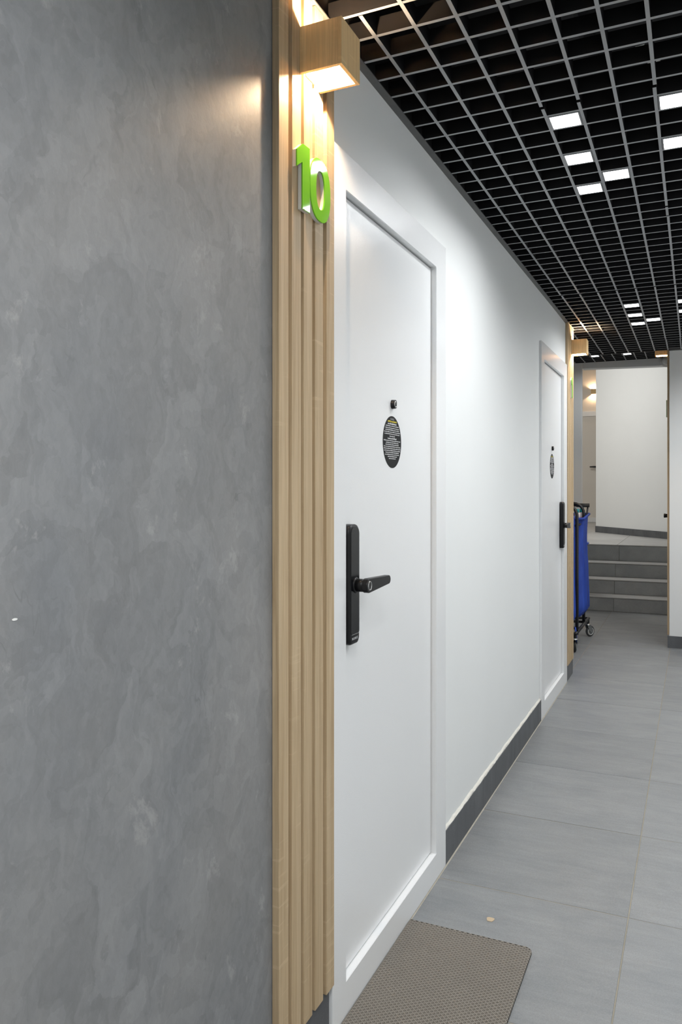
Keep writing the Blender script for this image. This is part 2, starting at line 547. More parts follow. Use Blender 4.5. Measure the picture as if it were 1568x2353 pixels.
wl_grey = wall_boxes('wall_left_plaster', [(YB, YS + 0.02, 0, ZT)], W - WT, W, 'plaster')
wl_grey['label'] = 'grey trowelled plaster wall'
wl = wall_boxes('wall_left', [(YS + 0.02, D1['o0'] + 0.02, 0, ZT), (D1['o0'] + 0.02, D1['o1'] - 0.02, 2.08, ZT),
                              (D1['o1'] - 0.02, D2['o0'] + 0.02, 0, ZT), (D2['o0'] + 0.02, D2['o1'] - 0.02, 2.08, ZT),
                              (D2['o1'] - 0.02, 5.695, 0, ZT)], W - WT, W, 'white_wall')
wl['label'] = 'white painted corridor wall with two doors'
chip = bmesh.new()
cp = [(0.740 + 0.0045*math.cos(a), 1.132 + 0.0016*math.sin(a)) for a in [2*math.pi*k/12 for k in range(12)]]
obj('paint_chip', prism_bm(cp, W - 0.0005, W + 0.0006), 'white_plastic', wl_grey)
chip.free()

struct(box('wall_recess_side', XR - 0.1, W - 0.0, 5.60, 5.695, 0, 2.75, 'white_wall'))
struct(box('wall_recess', XR - 0.12, XR, 5.695, 8.47, 0, 2.75, 'white_wall'))
struct(box('wall_stair_left', XR - 0.12, -1.073, 8.47, 8.515, 0, 3.70, 'white_wall', bevel=0.004), 'pale narrow wall strip behind the cart')
struct(box('wall_pillar', X_PILLAR, RX + 0.1, Y_PILLAR, 9.62, 0, 3.70, 'white_wall'), 'white wall block closing the corridor on the far side')
struct(box('wall_right', RX, RX + 0.12, YB, Y_PILLAR, 0, 2.75, 'white_wall'))
struct(box('wall_back', W - WT, RX + 0.12, YB - 0.12, YB, 0, 2.75, 'white_wall'))
# lintel over the stair
bm = prism_bm([(-1.073, 2.545), (X_PILLAR, 2.525), (X_PILLAR, 3.70), (-1.073, 3.70)], 8.50, 8.62, axis='y')
struct(obj('wall_lintel', bm, 'white_wall'))

# upper landing
land = struct(box('floor', -3.6, 1.2, 9.602, 16.6, Z_LAND - 0.12, Z_LAND - 0.0035, 'grout'), 'grey tiled floor of the raised landing')
xs = [-0.82 + 0.61 * k for k in range(-4, 4)]
yl = [9.587 + 0.30] + [9.887 + 0.611 * k for k in range(1, 11)]
for x0, x1 in zip(xs, xs[1:]):
    for y0, y1 in zip([9.587] + yl, yl + [16.6]):
        if y1 - y0 > 0.05:
            tile(x0, x1, y0, min(y1, 16.6), z=Z_LAND, mat='tread_tile', parent=land)
# angled wall on the landing
A0 = Vector((-1.344, 12.19)); A1 = Vector((-0.306, 10.904))
dirA = (A1 - A0).normalized(); nA = Vector((dirA.y, -dirA.x))      # nA faces the camera side
if nA.y > 0: nA = -nA
E1 = A0 + dirA * 2.1
off = -nA * 0.14
wa = prism_bm([(A0.x, A0.y), (E1.x, E1.y), (E1.x + off.x, E1.y + off.y), (A0.x + off.x, A0.y + off.y)], Z_LAND, 3.70, axis='z')
struct(obj('wall_angled', wa, 'white_wall'), 'tall white wall standing at an angle above the stairs')
bb = empty('baseboard_angled'); struct(bb, 'dark grey tile baseboard of the angled wall')
t0 = -0.006
for a, b in ((0.0, 0.30), (0.30, 0.90), (0.90, 1.50), (1.50, 2.1)):
    p0 = A0 + dirA * (a + (t0 if a == 0 else 0.001)); p1 = A0 + dirA * (b - 0.001)
    q = nA * 0.010
    obj('baseboard_tile', prism_bm([(p0.x + q.x, p0.y + q.y), (p1.x + q.x, p1.y + q.y), (p1.x, p1.y), (p0.x, p0.y)], Z_LAND, Z_LAND + 0.092, axis='z'), 'skirt_tile', bb)
YF = 15.62
struct(box('wall_far', -3.6, 1.2, YF, YF + 0.12, Z_LAND, 3.70, 'warm_wall'), 'cream wall at the far end of the landing')
struct(box('wall_far_left', -3.72, -3.6, 9.6, YF, Z_LAND, 3.70, 'warm_wall'))
struct(box('wall_landing_right', 1.2, 1.32, 9.6, YF, Z_LAND, 3.70, 'white_wall'))
struct(box('wall_stair_side', XR - 0.12, XR, 8.515, 9.62, 0, 3.70, 'white_wall'))
struct(box('wall_landing_front', -3.6, XR - 0.12, 9.50, 9.62, 0, 3.70, 'white_wall'))
struct(box('ceiling_landing', -3.7, 1.3, 8.62, YF, 3.70, 3.80, 'white_wall'))

# ------------------------------------------------------------------ stairs
stairs = empty('stairs', (0, Y_STAIR, 0))
tag(stairs, 'four slate-grey tiled steps climbing to the landing', 'stairs')
SX0, SX1 = XR + 0.002, X_PILLAR - 0.002
zz = [0.0, 0.148, 0.300, 0.455, Z_LAND]
yy = [Y_STAIR, 8.988, 9.287, 9.587]
for i in range(4):
    y = yy[i] - Y_STAIR
    box('step_core', SX0, SX1, y + 0.012, 0.92, zz[i], zz[i+1] - 0.012, 'grout', stairs)
    cut = [-0.78, -0.80, -0.815, -0.83][i]
    if i == 3: cut = -0.80
    for a, b in ((SX0, cut), (cut, SX1)):
        box('riser_tile', a + 0.0015, b - 0.0015, y + 0.002, y + 0.012, zz[i] + 0.001, zz[i+1] - 0.0125, 'riser_tile', stairs, bevel=0.0008)
    if i < 3:
        box('tread_tile', SX0, SX1, y - 0.001, yy[i+1] - Y_STAIR + 0.002, zz[i+1] - 0.0105, zz[i+1], 'tread_tile', stairs, bevel=0.0015)
    else:
        box('tread_tile', SX0, SX1, y - 0.001, y + 0.0115, zz[i+1] - 0.0105, zz[i+1], 'tread_tile', stairs, bevel=0.0015)
# ------------------------------------------------------------------ baseboards of the corridor
def baseboard(name, label, x0, x1, cuts, h, mat='skirt_tile'):
    e = struct(empty(name), label)
    for a, b in zip(cuts, cuts[1:]):
        obj('baseboard_tile', box_bm(x0, x1, a + 0.0008, b - 0.0008, 0.0, h, 0.001), mat, e)
    return e
b1 = baseboard('baseboard_left', 'dark grey tile baseboard between the two doors', W, W + 0.010, [D1['o1'] + 0.004, 3.13, 3.74, 4.35, D2['o0'] - 0.002], 0.118)
bm = bmesh.new()
random.seed(3)
# ragged filler bead lying along the top of the baseboard
N = 60
prev = None
for k in range(N + 1):
    y = D1['o1'] + 0.004 + (D2['o0'] - D1['o1'] - 0.006) * k / N
    hgt = 0.1185 + 0.007 + random.uniform(-0.003, 0.003)
    ring = [bm.verts.new(p) for p in ((W - 0.002, y, 0.114), (W + 0.0085 + random.uniform(-0.001, 0.0008), y, 0.1175 + random.uniform(-0.0025, 0.002)), (W + 0.006, y, hgt - 0.003), (W - 0.002, y, hgt + 0.004))]
    if prev:
        for i in range(4):
            bm.faces.new((prev[i], prev[(i+1) % 4], ring[(i+1) % 4], ring[i]))
    prev = ring
obj('filler_bead', bm, 'filler', b1)
baseboard('baseboard_slats', 'dark grey tile baseboard under the near oak slats', W, W + 0.010, [YS, D1['o0'] - 0.012], 0.128)
baseboard('baseboard_slats_far', 'dark grey tile baseboard under the far oak slats', W, W + 0.010, [D2['o1'] + 0.002, 5.685], 0.108)
baseboard('baseboard_plaster', 'dark grey tile baseboard below the grey plaster', W, W + 0.010, [YB, -1.1, -0.5, 0.1, 0.7, YS - 0.002], 0.118)
e = struct(empty('baseboard_pillar'), 'dark grey tile baseboard of the far white wall block')
box('baseboard_tile', X_PILLAR - 0.013, 0.30, Y_PILLAR - 0.010, Y_PILLAR, 0, 0.097, 'skirt_tile', e, bevel=0.001)
box('baseboard_tile', 0.302, RX, Y_PILLAR - 0.010, Y_PILLAR, 0, 0.097, 'skirt_tile', e, bevel=0.001)
e = struct(empty('baseboard_right'), 'dark grey tile baseboard of the right wall')
for k in range(14):
    box('baseboard_tile', RX - 0.010, RX, YB + 0.6*k + 0.001, min(YB + 0.6*k + 0.599, Y_PILLAR - 0.011), 0, 0.112, 'skirt_tile', e)
# thin sealant lines between the floor and the left wall
struct(obj('trim_1', prism_bm([(W + 0.009, -0.001), (W + 0.0150, -0.001), (W + 0.0125, 0.0010), (W + 0.009, 0.0025)], D1['o0'], D2['o1'], axis='y'), 'sealant'))

# ------------------------------------------------------------------ ceiling
ceil = struct(empty('ceiling'), 'black open-cell grid ceiling')
box('slab', W - WT, RX + 0.1, YB, 6.93, 2.80, 2.86, 'black', ceil)
box('upper_side', W - WT, W - 0.002, YB, 5.70, ZT, 2.80, 'black', ceil)
box('upper_side', RX, RX + 0.1, YB, 6.93, 2.75, 2.80, 'black', ceil)
box('upper_end', W - WT, RX, YB - 0.02, YB, 2.45, 2.80, 'black', ceil)
box('upper_end', X_PILLAR, RX, Y_PILLAR - 0.004, Y_PILLAR - 0.001, 2.44, 2.80, 'black', ceil)
# bulky dark ducts above the grid
box('duct', -0.72, -0.30, YB, 6.8, 2.62, 2.78, 'black', ceil, bevel=0.01)
box('duct', 0.25, 0.55, YB, 6.8, 2.58, 2.78, 'black', ceil, bevel=0.01)

GW = 0.0095; GH = 0.042
def strip(name, x0, x1, y0, y1, zf=ZC, parent=ceil):
    """one grid strip: grey underside, black sides"""
    bm = bmesh.new()
    za, zb = zf(y0), zf(y1)
    v = [bm.verts.new(p) for p in ((x0,y0,za),(x1,y0,za),(x1,y1,zb),(x0,y1,zb),(x0,y0,za+GH),(x1,y0,za+GH),(x1,y1,zb+GH),(x0,y1,zb+GH))]
    for f, mi in (((0,3,2,1),0),((4,5,6,7),1),((0,1,5,4),1),((1,2,6,5),1),((2,3,7,6),1),((3,0,4,7),1)):
        bm.faces.new([v[i] for i in f]).material_index = mi
    return obj(name, bm, ['grid_face', 'black_metal'], parent)

PY = 0.0985; Y0 = 2.343
CROSS_END = 6.87
random.seed(11)
ks = range(-42, 47)
crossY = [Y0 + PY * k for k in ks if Y0 + PY * k < CROSS_END]
cz = {}
for y in crossY:
    x1 = RX
    w = GW * random.uniform(0.9, 1.05)
    strip('cross_strip', W + 0.014, x1, y - w/2, y + w/2, zf=lambda q, y=y: ZC(y) + 0.0004)
runX = [-0.7 + 0.1 * i for i in range(0, 17)]
for i, x in enumerate(runX):
    br = [4.62, 6.34]
    if i in (3, 4, 6): br.append(2.285)
    if i in (6,): br += [3.30, 3.42]
    if i in (2, 8): br.append(3.85)
    br = sorted(br)
    a = crossY[0]
    if i == 0: a = 1.660
    for b in br + [CROSS_END + 0.01]:
        jx = random.uniform(-0.0016, 0.0016)
        strip('grid_runner', x - GW/2 + jx, x + GW/2 + jx, a, b - 0.008)
        a = b + 0.008
# perimeter angle
def angle(name, y0, y1, x, s, zf):
    bm = bmesh.new()
    prof = [(0, -0.003), (0.022, -0.003), (0.022, 0.0), (0.002, 0.0), (0.002, 0.022), (0, 0.022)]
    A = [bm.verts.new((x + s*u, y0, zf(y0) + v)) for u, v in prof]
    B = [bm.verts.new((x + s*u, y1, zf(y1) + v)) for u, v in prof]
    bm.faces.new(A); bm.faces.new(B)
    for k in range(6): bm.faces.new((A[k], A[(k+1) % 6], B[(k+1) % 6], B[k]))
    return struct(obj(name, bm, 'angle'))
angle('trim_2', YB, 5.69, W, 1, ZC)
angle('trim_3', YB, CROSS_END, RX, -1, ZC)
struct(box('trim_4', X_PILLAR - 0.004, RX, Y_PILLAR - 0.024, Y_PILLAR - 0.001, ZC(6.9) - 0.003, ZC(6.9) + 0.02, 'angle'))
struct(box('trim_5', XR, X_PILLAR - 0.004, 6.88, 6.90, ZC(6.9) + 0.003, 2.63, 'black_metal'))
# recess part of the near grid (left of the wall line)
for i in range(1, 8):
    x = -0.7 - 0.1 * i
    if x < XR: break
    strip('grid_runner', x - GW/2, x + GW/2, 5.72, CROSS_END)
for y in crossY:
    if y > 5.71: strip('cross_strip', XR, W + 0.014, y - GW/2, y + GW/2, zf=lambda q, y=y: ZC(y) + 0.0004)
# raised grid in front of the stairs
ZU = 2.60
ceil_up = struct(empty('ceiling'), 'raised black grid ceiling before the stairs')
fu = lambda q: ZU
for k in range(16):
    y = 6.97 + 0.1 * k
    strip('cross_strip', XR, X_PILLAR, y - GW/2, y + GW/2, zf=lambda q: ZU + 0.0004, parent=ceil_up)
for i in range(13):
    x = -0.26 - 0.1 * i
    strip('grid_runner', x - GW/2, x + GW/2, 6.92, 7.74, zf=fu, parent=ceil_up)
    strip('grid_runner', x - GW/2 + 0.02, x + GW/2 + 0.02, 7.76, 8.49, zf=fu, parent=ceil_up)
box('slab', XR - 0.1, X_PILLAR, 6.90, 8.50, 2.90, 2.96, 'black', ceil_up)
box('upper_end', XR, X_PILLAR, 8.485, 8.498, 2.605, 2.90, 'black', ceil_up)
box('upper_side', XR - 0.002, XR + 0.002, 5.70, 8.49, 2.72, 2.90, 'black', ceil_up)
box('upper_side', X_PILLAR - 0.006, X_PILLAR - 0.001, 6.92, 8.49, 2.66, 2.90, 'black', ceil_up)

# ------------------------------------------------------------------ ceiling light panels
def panel_proto():
    r = empty('ceiling_light')
    h = 0.0445
    ring = prism_bm(rect(-h, h, -h, h), -0.002, 0.028, axis='z', holes=[rect(-h + 0.0045, h - 0.0045, -h + 0.0045, h - 0.0045)])
    obj('frame', ring, 'chrome_rim', r)
    q = h - 0.0045
    box('diffuser', -q, q, -q, q, 0.003, 0.008, 'panel_glow', r)
    return r
panel0 = panel_proto()
panel_used = [False]
def add_panel(x, y, z, label, group, watts=PANEL_W):
    if not panel_used[0]:
        o = panel0; panel_used[0] = True
    else:
        o = panel0.copy(); COL.objects.link(o)
        for c in panel0.children:
            if c.type == 'MESH':
                d = c.copy(); COL.objects.link(d); d.parent = o
    o.location = (x, y, z)
    tag(o, label, 'ceiling light', group)
    ld = bpy.data.lights.new('led_light', 'AREA')
    ld.shape = 'SQUARE'; ld.size = 0.076; ld.energy = watts; ld.color = PANEL_COL; ld.spread = R(158)
    lo = bpy.data.objects.new('led_light', ld); lo.location = (0, 0, 0.0022)
    link(lo, o)
    return o
def cell(ix, k): return (ix, Y0 + PY * (k + 0.5))
GRP = 'square led panels set into the ceiling grid'
NM = {0: 'nearest of the column', 3: 'middle of the column', 6: 'deepest of the column'}
for base, wh in ((0, 'above the first door'), (27, 'before the second door')):
    for dk, tx in ((0, 'first'), (3, 'second'), (6, 'third')):
        y = Y0 + PY * (base + dk + 0.5)
        add_panel(-0.35, y, ZC(y), 'square ceiling panel, %s of the row of three %s' % (tx, wh), GRP)
    y = Y0 + PY * (base + 5 + 0.5)
    add_panel(-0.25, y, ZC(y), 'lone square ceiling panel beside the row of three %s' % wh, GRP)
    for dk, tx in ((0, 'upper'), (3, 'lower')):
        y = Y0 + PY * (base + dk + 0.5)
        add_panel(-0.05, y, ZC(y), 'square ceiling panel cut by the picture edge, %s of two %s' % (tx, 'large ones' if base == 0 else 'tiny distant ones'), GRP)
    for x, dk in ((0.25, 9), (0.55, 0), (0.55, 15), (0.75, 6)):  # added panels out of view, there only to even out the light
        y = Y0 + PY * (base + dk + 0.5)
        add_panel(x, y, ZC(y), 'added fill panel over the unseen side of the corridor', 'added fill panels out of view', PANEL_W * (2.2 if x > 0.1 or dk < 0 else 1.6))
for x, dk in ((-0.05, 0), (-0.05, 3), (-0.05, 6), (0.05, 5), (-0.05, 9), (0.25, 6), (0.55, 0), (0.55, 12), (0.75, 6), (-0.25, -10), (0.05, -12), (0.45, -9)):  # further added fill panels, behind the camera and unseen
    y = Y0 + PY * (-27 + dk + 0.5)
    add_panel(x, y, ZC(y), 'added fill panel over the unseen side of the corridor', 'added fill panels out of view', PANEL_W * (2.2 if x > 0.1 or dk < 0 else 1.6))
add_panel(-0.905 , 8.07, ZU, 'glowing square panel of the raised ceiling just above the blue cart', GRP)
add_panel(-0.605 , 8.07, ZU, 'glowing square panel of the raised ceiling nearest the lintel middle', GRP)
# landing fittings, above the lintel's line of sight
def round_light(x, y, z, watts, col, label, rad=0.14):
    o = empty('round_light', (x, y, z))
    obj('rim', torus_bm((0, 0, -0.01), (0, 0, 1), rad, 0.012, 24, 6), 'white_plastic', o, True)
    obj('diffuser', cyl_bm((0, 0, -0.012), (0, 0, 0), rad, n=28), 'panel_glow', o)
    ld = bpy.data.lights.new('led_light', 'AREA'); ld.shape = 'DISK'; ld.size = rad * 1.8; ld.energy = watts; ld.color = col
    lo = bpy.data.objects.new('led_light', ld); lo.location = (0, 0, -0.02); link(lo, o)
    tag(o, label, 'ceiling light')
round_light(-2.1, 10.35, 3.698, 34, (1, 0.98, 0.95), 'round ceiling light over the landing')
round_light(-2.3, 13.6, 3.698, 14, (1, 0.94, 0.86), 'round ceiling light over the far hall')

# ------------------------------------------------------------------ oak slat panels (local: x out of the wall, y along it to the viewer's right)
def slat_panel(loc, rz, z0, z1, label, starts, t=0.016, w=0.0415):
    e = empty('slat_panel', loc, rz)
    tag(e, label, 'wall panel', 'oak slat panels beside the doors')
    for s in starts:
        o = obj('slat', box_bm(0, t, 0, w, 0, z1 - z0, 0.0007), 'oak', e)
        o.location = (0.0008, s, z0)
    return e
ST = [0.0, 0.0573, 0.1120, 0.1675, 0.2275]
slat_panel((W, YS, 0), 0, 0.1285, ZC(1.5) - 0.0035, 'tall oak slat panel beside the grey plaster wall, under the large lamp', ST)
slat_panel((W, 5.402, 0), 0, 0.1085, ZC(5.5) - 0.0035, 'distant oak slat panel past the second door', ST)
slat_panel((X_PILLAR, 7.205, 0), math.pi, 0.10, 2.60, 'oak slat panel seen edge-on on the far white wall block', ST)

# ------------------------------------------------------------------ box wall lamps
def wall_lamp(loc, rz, label, watts=LAMP_W):
    """loc: centre of the lamp's back; local x out of the wall"""
    e = empty('wall_lamp', loc, rz)
    tag(e, label, 'wall lamp', 'oak box lamps')
    s = 0.0995; h = s/2; t = 0.0085
    # four boards of the box, open above and below
    box('front_board', s - t, s, -h, h, -h, h, 'lamp_wood', e, bevel=0.0005)
    box('side_board', 0.0005, s - t, -h, -h + t, -h, h, 'lamp_wood', e, bevel=0.0005)
    box('side_board', 0.0005, s - t, h - t, h, -h, h, 'lamp_wood', e, bevel=0.0005)
    box('mount_plate', 0.001, 0.004, -h + t + 0.018, h - t - 0.018, -h + 0.006, h - 0.006, 'white_plastic', e)
    box('lamp_body', 0.004, s - t - 0.012, -0.022, 0.022, -0.013, 0.013, 'white_plastic', e, bevel=0.002)
    for sg in (-1, 1):
        obj('led', cyl_bm((0.052, 0, sg*0.013), (0.052, 0, sg*0.0160), 0.016, n=20), 'led_glow', e)
        ld = bpy.data.lights.new('lamp_light', 'POINT'); ld.energy = watts; ld.color = LAMP_COL; ld.shadow_soft_size = 0.006
        lo = bpy.data.objects.new('lamp_light', ld); lo.location = (0.052, 0, sg*0.0245); link(lo, e)
    return e
wall_lamp((W + 0.016, 1.549, 2.2418), 0, 'large oak box lamp shining up and down on the near slats')
wall_lamp((W + 0.016, 5.630, 2.272), 0, 'small distant oak box lamp above the blue cart')
wall_lamp((X_PILLAR - 0.016, 7.09, 2.455), math.pi, 'glowing oak box lamp at the edge of the far white wall block')
wall_lamp((-1.755, YF - 0.001, 3.13), -math.pi/2, 'tiny oak box lamp on the cream wall of the landing', 3.0)

# ------------------------------------------------------------------ door numbers
ONE = [(0.0, 0.083), (0.0, 0.119), (0.024, 0.1385), (0.028, 0.140), (0.056, 0.140), (0.056, 0.0), (0.023, 0.0), (0.023, 0.099)]
def digit(ch, loc, rz, label):
    o = empty('door_number', loc, rz)
    tag(o, label, 'number sign', 'lime green door numbers')
    if ch == '1':
        A = [ONE]; holes = None
    else:
        n = 40
        def se(cu, cv, a, b, p=2.35):
            out = []
            for k in range(n):
                t = 2*math.pi*k/n; c, s = math.cos(t), math.sin(t)
                out.append((cu + a*math.copysign(abs(c)**(2/p), c), cv + b*math.copysign(abs(s)**(2/p), s)))
            return out
        A = [se(0.052, 0.070, 0.052, 0.070)]; holes = [se(0.052, 0.070, 0.0215, 0.043)]
    obj('clear_body', prism_bm(A[0], 0.0005, 0.0085, holes=holes), 'acrylic', o)['label'] = 'clear acrylic body'
    obj('green_face', prism_bm(A[0], 0.0085, 0.0115, holes=holes, bevel=0.0006), 'green', o)['label'] = 'lime green face'
    return o
DX = W + 0.016
digit('1', (DX + 0.0002, 1.4665, 1.8955), -0.05, 'large lime green number one on the near oak slats')
digit('0', (DX, 1.529, 1.8955), 0, 'large lime green number zero on the near oak slats')
digit('1', (DX, 5.505, 1.915), 0, 'distant lime green digit seen edge-on on the far slats')
digit('1', (X_PILLAR - 0.016, 7.07, 1.885), math.pi, 'pale green digit at the edge of the far white wall block')
digit('1', (-1.70, YF, 2.72), -math.pi/2, 'tiny green digit below the lamp on the cream wall')

# ------------------------------------------------------------------ doors
def sticker(parent, d, u, z, r, detail=True):
    n = 48
    pts = [(u + r*math.cos(2*math.pi*k/n), z + r*math.sin(2*math.pi*k/n)) for k in range(n)]
    s = obj('sticker', prism_bm(pts, d, d + 0.0006), 'sticker', parent)
    s['label'] = 'round black notice sticker with white print'
    k = r / 0.075
    dd = d + 0.0006
    text_mesh('heading', 'NORKE', 0.0085*k, 'white_print_dim', s, (dd, u, z + 0.0655*k), (R(90), 0, R(90)), 0.0001, 1.15)
    rnd = random.Random(5)
    # rows of print (half width, height of the letters, height above centre, colour)
    rows = [(0.036, 0.0052, 0.0595, 'print_yellow'), (0.036, 0.0050, 0.0525, 'print_white')]
    for v, w_ in zip((0.0460, 0.0400, 0.0343, 0.0286, 0.0229, 0.0165, 0.0100, 0.0037, -0.0020, -0.0077, -0.0134, -0.0191, -0.0248, -0.0305, -0.0362, -0.0419, -0.0476),
                     (0.053, 0.055, 0.056, 0.066, 0.062, 0.022, 0.036, 0.068, 0.051, 0.054, 0.067, 0.071, 0.071, 0.054, 0.058, 0.037, 0.028)):
        rows.append((w_, 0.0046 if w_ == 0.036 else 0.0031, v, 'print_white'))
    for hw, hh, v, mt in rows:
        hw = min(hw, math.sqrt(max(0.075**2 - v*v, 0)) - 0.004)
        bm = bmesh.new(); x = -hw
        while x < hw - 0.001:
            word = rnd.randint(3, 9)
            for _ in range(word):
                lw = rnd.uniform(0.0009, 0.0017)
                if x + lw > hw: break
                hb = hh * rnd.choice((0.62, 0.62, 0.7, 1.0))
                box_bm(dd - 0.0001, dd + 0.0001, u + x*k, u + (x + lw)*k, z + (v - hh/2)*k, z + (v - hh/2 + hb)*k, bm=bm)
                x += lw + 0.00045
            x += 0.0013
        o = obj('print_row', bm, mt, s)
        o['kind'] = 'stuff'
    return s

def door(name, loc, rz, o1, i0, i1, label, lock_right, zt=2.123, zi=2.030, zb=0.090, detail=True):
    """local: x out of the wall face, y along the wall (0 = left outer edge of the casing), z up"""
    e = struct(empty(name, loc, rz), label)
    zs = 0.004
    fr = obj('frame', prism_bm([(0, zs), (o1, zs), (o1, zt), (0, zt)], -0.05, 0.012, holes=[[(i0, zb), (i1, zb), (i1, zi), (i0, zi)]], bevel=0.0012), 'door', e)
    fr['label'] = 'flat white door casing'
    g = 0.0035
    lf = obj('leaf', box_bm(-0.05, -0.006, i0 + g, i1 - g, zb + g, zi - g, 0.001), 'door', e)
    lf['label'] = 'plain white door leaf'
    box('backing', -0.062, -0.052, i0 - 0.02, i1 + 0.02, zb - 0.02, zi + 0.02, 'dark', e)
    # rubber seal strips lying in the gap
    hu = i0 if lock_right else i1
    s = -1 if lock_right else 1
    fu = i1 if lock_right else i0
    box('seal', -0.045, -0.008, i1 - g*0.9, i1 - 0.0004, zb + 0.004, zi - 0.004, 'seal', e)
    box('seal', -0.045, -0.008, i0 + 0.0004, i0 + g*0.9, zb + 0.004, zi - 0.004, 'seal', e)
    uc = (i0 + i1)/2
    # peephole
    d = -0.006
    ph = obj('peephole', cyl_bm((d, uc, 1.541), (d + 0.011, uc, 1.541), 0.0135, 0.0125, n=24), 'lock', e)
    obj('peephole_ring', torus_bm((d + 0.011, uc, 1.541), (1, 0, 0), 0.0085, 0.0012, 20, 6), 'silver', ph, True)
    obj('peephole_lens', cyl_bm((d + 0.010, uc, 1.541), (d + 0.0118, uc, 1.541), 0.0070, 0.0045, n=20), 'lock_gloss', ph, True)
    sticker(e, d, uc, 1.432, 0.075)
    # electronic lock with lever
    def U(a): return (i1 - a) if lock_right else (i0 + a)
    def span(a, b): return (min(U(a), U(b)), max(U(a), U(b)))
    u0, u1 = span(0.006, 0.070)
    lk = empty('smart_lock', (0, 0, 0), 0, e); lk['label'] = 'slim black electronic lock with lever'
    obj('lock_body', slab_bm(rrect(u0, u1, 0.910, 1.209, (0.016, 0.016, 0.022, 0.022), 6), d, 0.019, 0.006), 'lock', lk, True)
    obj('touch_panel', slab_bm(rrect(u0 + 0.006, u1 - 0.006, 0.936, 1.203, (0.006, 0.006, 0.018, 0.018), 5), 0.0186, 0.0202, 0.0010), 'lock_gloss', lk)
    obj('panel_line', prism_bm(rect(u0 + 0.010, u1 - 0.010, 0.9355, 0.9365), 0.0186, 0.0203), 'silver', lk)
    text_mesh('lettering', 'NORKE', 0.0088, 'print_white', lk, (0.0191, (u0 + u1)/2, 0.925), (R(90), 0, R(90)), 0.0002, 1.35)
    up = U(0.040); zp = 1.0575
    obj('rose', cyl_bm((0.0195, up, zp), (0.024, up, zp), 0.021, 0.0175, n=28), 'lock', lk, True)
    obj('lever_neck', cyl_bm((0.022, up, zp), (0.048, up, zp), 0.0162, n=28), 'lock', lk, True)
    dirn = -1 if lock_right else 1
    # tapering lever: hull of two circles
    L = 0.136; ra, rb = 0.0180, 0.0112
    out = []
    th = math.acos((ra - rb)/L)
    for k in range(13):
        a = th + (2*math.pi - 2*th)*k/12
        out.append((up + dirn*ra*math.cos(a), zp + ra*math.sin(a)))
    for k in range(9):
        a = -th + 2*th*k/8
        out.append((up + dirn*(L + rb*math.cos(a)), zp + 0.0015 + rb*math.sin(a)))
    lv = obj('lever', slab_bm(out, 0.0445, 0.0585, 0.0022), 'lock', lk)
    obj('fingerprint_ring', torus_bm((0.0587, up, zp), (1, 0, 0), 0.0105, 0.0011, 32, 6), 'silver', lk, True)
    obj('fingerprint_pad', cyl_bm((0.058, up, zp), (0.0589, up, zp), 0.0092, n=24), 'lock_gloss', lk)
    return e
door('door_1', (W, D1['o0'], 0), 0, D1['o1'] - D1['o0'], D1['i0'] - D1['o0'], D1['i1'] - D1['o0'], 'white door beside the near slats with a doormat before it', False)
door('door_2', (W, D2['o0'], 0), 0, D2['o1'] - D2['o0'], D2['i0'] - D2['o0'], D2['i1'] - D2['o0'], 'white door further down the corridor before the blue cart', True)
door('door_3', (X_PILLAR, 8.18, 0), math.pi, 0.93, 0.10, 0.82, 'white door seen edge-on on the far white wall block', True)
door('door_4', (-2.475, YF, Z_LAND), -math.pi/2, 0.93, 0.09, 0.83, 'white door in the cream wall at the far end of the landing', True)

# ------------------------------------------------------------------ doormat
mat = empty('doormat', (-0.415, 1.63, 0.0))
tag(mat, 'grey brown doormat with a raised diamond mesh in front of the first door', 'doormat')
mw, ml = 0.362, 0.597
obj('mat_base', slab_bm(rrect(-mw, 0, 0, ml, (0.002, 0.022, 0.022, 0.002), 6), 0.0005, 0.0055, 0.001, axis='z'), 'mat_base', mat)
bm = bmesh.new()
ax, ay = 0.0155, 0.0125            # full diagonals of one diamond
def inside(x, y):
    if not (-mw <= x <= 0 and 0 <= y <= ml): return False
    r = 0.022
    for cx, cy in ((-r, ml - r), (-r, r)):
        if x > cx and ((cy > ml/2 and y > cy) or (cy < ml/2 and y < cy)):
            return (x - cx)**2 + (y - cy)**2 <= r*r
    return True
def ridge(p, q, hw=0.00125, zb=0.005, zt=0.0082):
    d = Vector((q[0]-p[0], q[1]-p[1])); n = Vector((-d.y, d.x)).normalized()*hw
    vsx = []
    for s_, z_ in ((1.5, zb), (0.6, zt), (-0.6, zt), (-1.5, zb)):
        vsx.append((bm.verts.new((p[0] + n.x*s_, p[1] + n.y*s_, z_)), bm.verts.new((q[0] + n.x*s_, q[1] + n.y*s_, z_))))
    for a, b in zip(vsx, vsx[1:]):
        bm.faces.new((a[0], b[0], b[1], a[1]))
slope = ay/ax
for sg in (1, -1):
    c = -2.0
    n0 = int((-ml - 1)/ay); n1 = int((ml + 1)/ay)
    for k in range(n0, n1):
        # y = sg*slope*x + k*ay
        P = []
        N = 240
        seg = None
        for i in range(N + 1):
            x = -mw + mw*i/N; y = sg*slope*x + k*ay
            if inside(x, y):
                if seg is None: seg = (x, y)
                last = (x, y)
            elif seg is not None:
                if (last[0]-seg[0]) > 0.004: ridge(seg, last)
                seg = None
        if seg is not None and (last[0]-seg[0]) > 0.004: ridge(seg, last)
o = obj('diamond_mesh', bm, 'mat_rib', mat); o['kind'] = 'stuff'; o['label'] = 'raised diamond mesh'
rimpts = rrect(-mw, 0, 0, ml, (0.002, 0.022, 0.022, 0.002), 6)
inner = rrect(-mw + 0.002, -0.002, 0.002, ml - 0.002, (0.002, 0.020, 0.020, 0.002), 6)
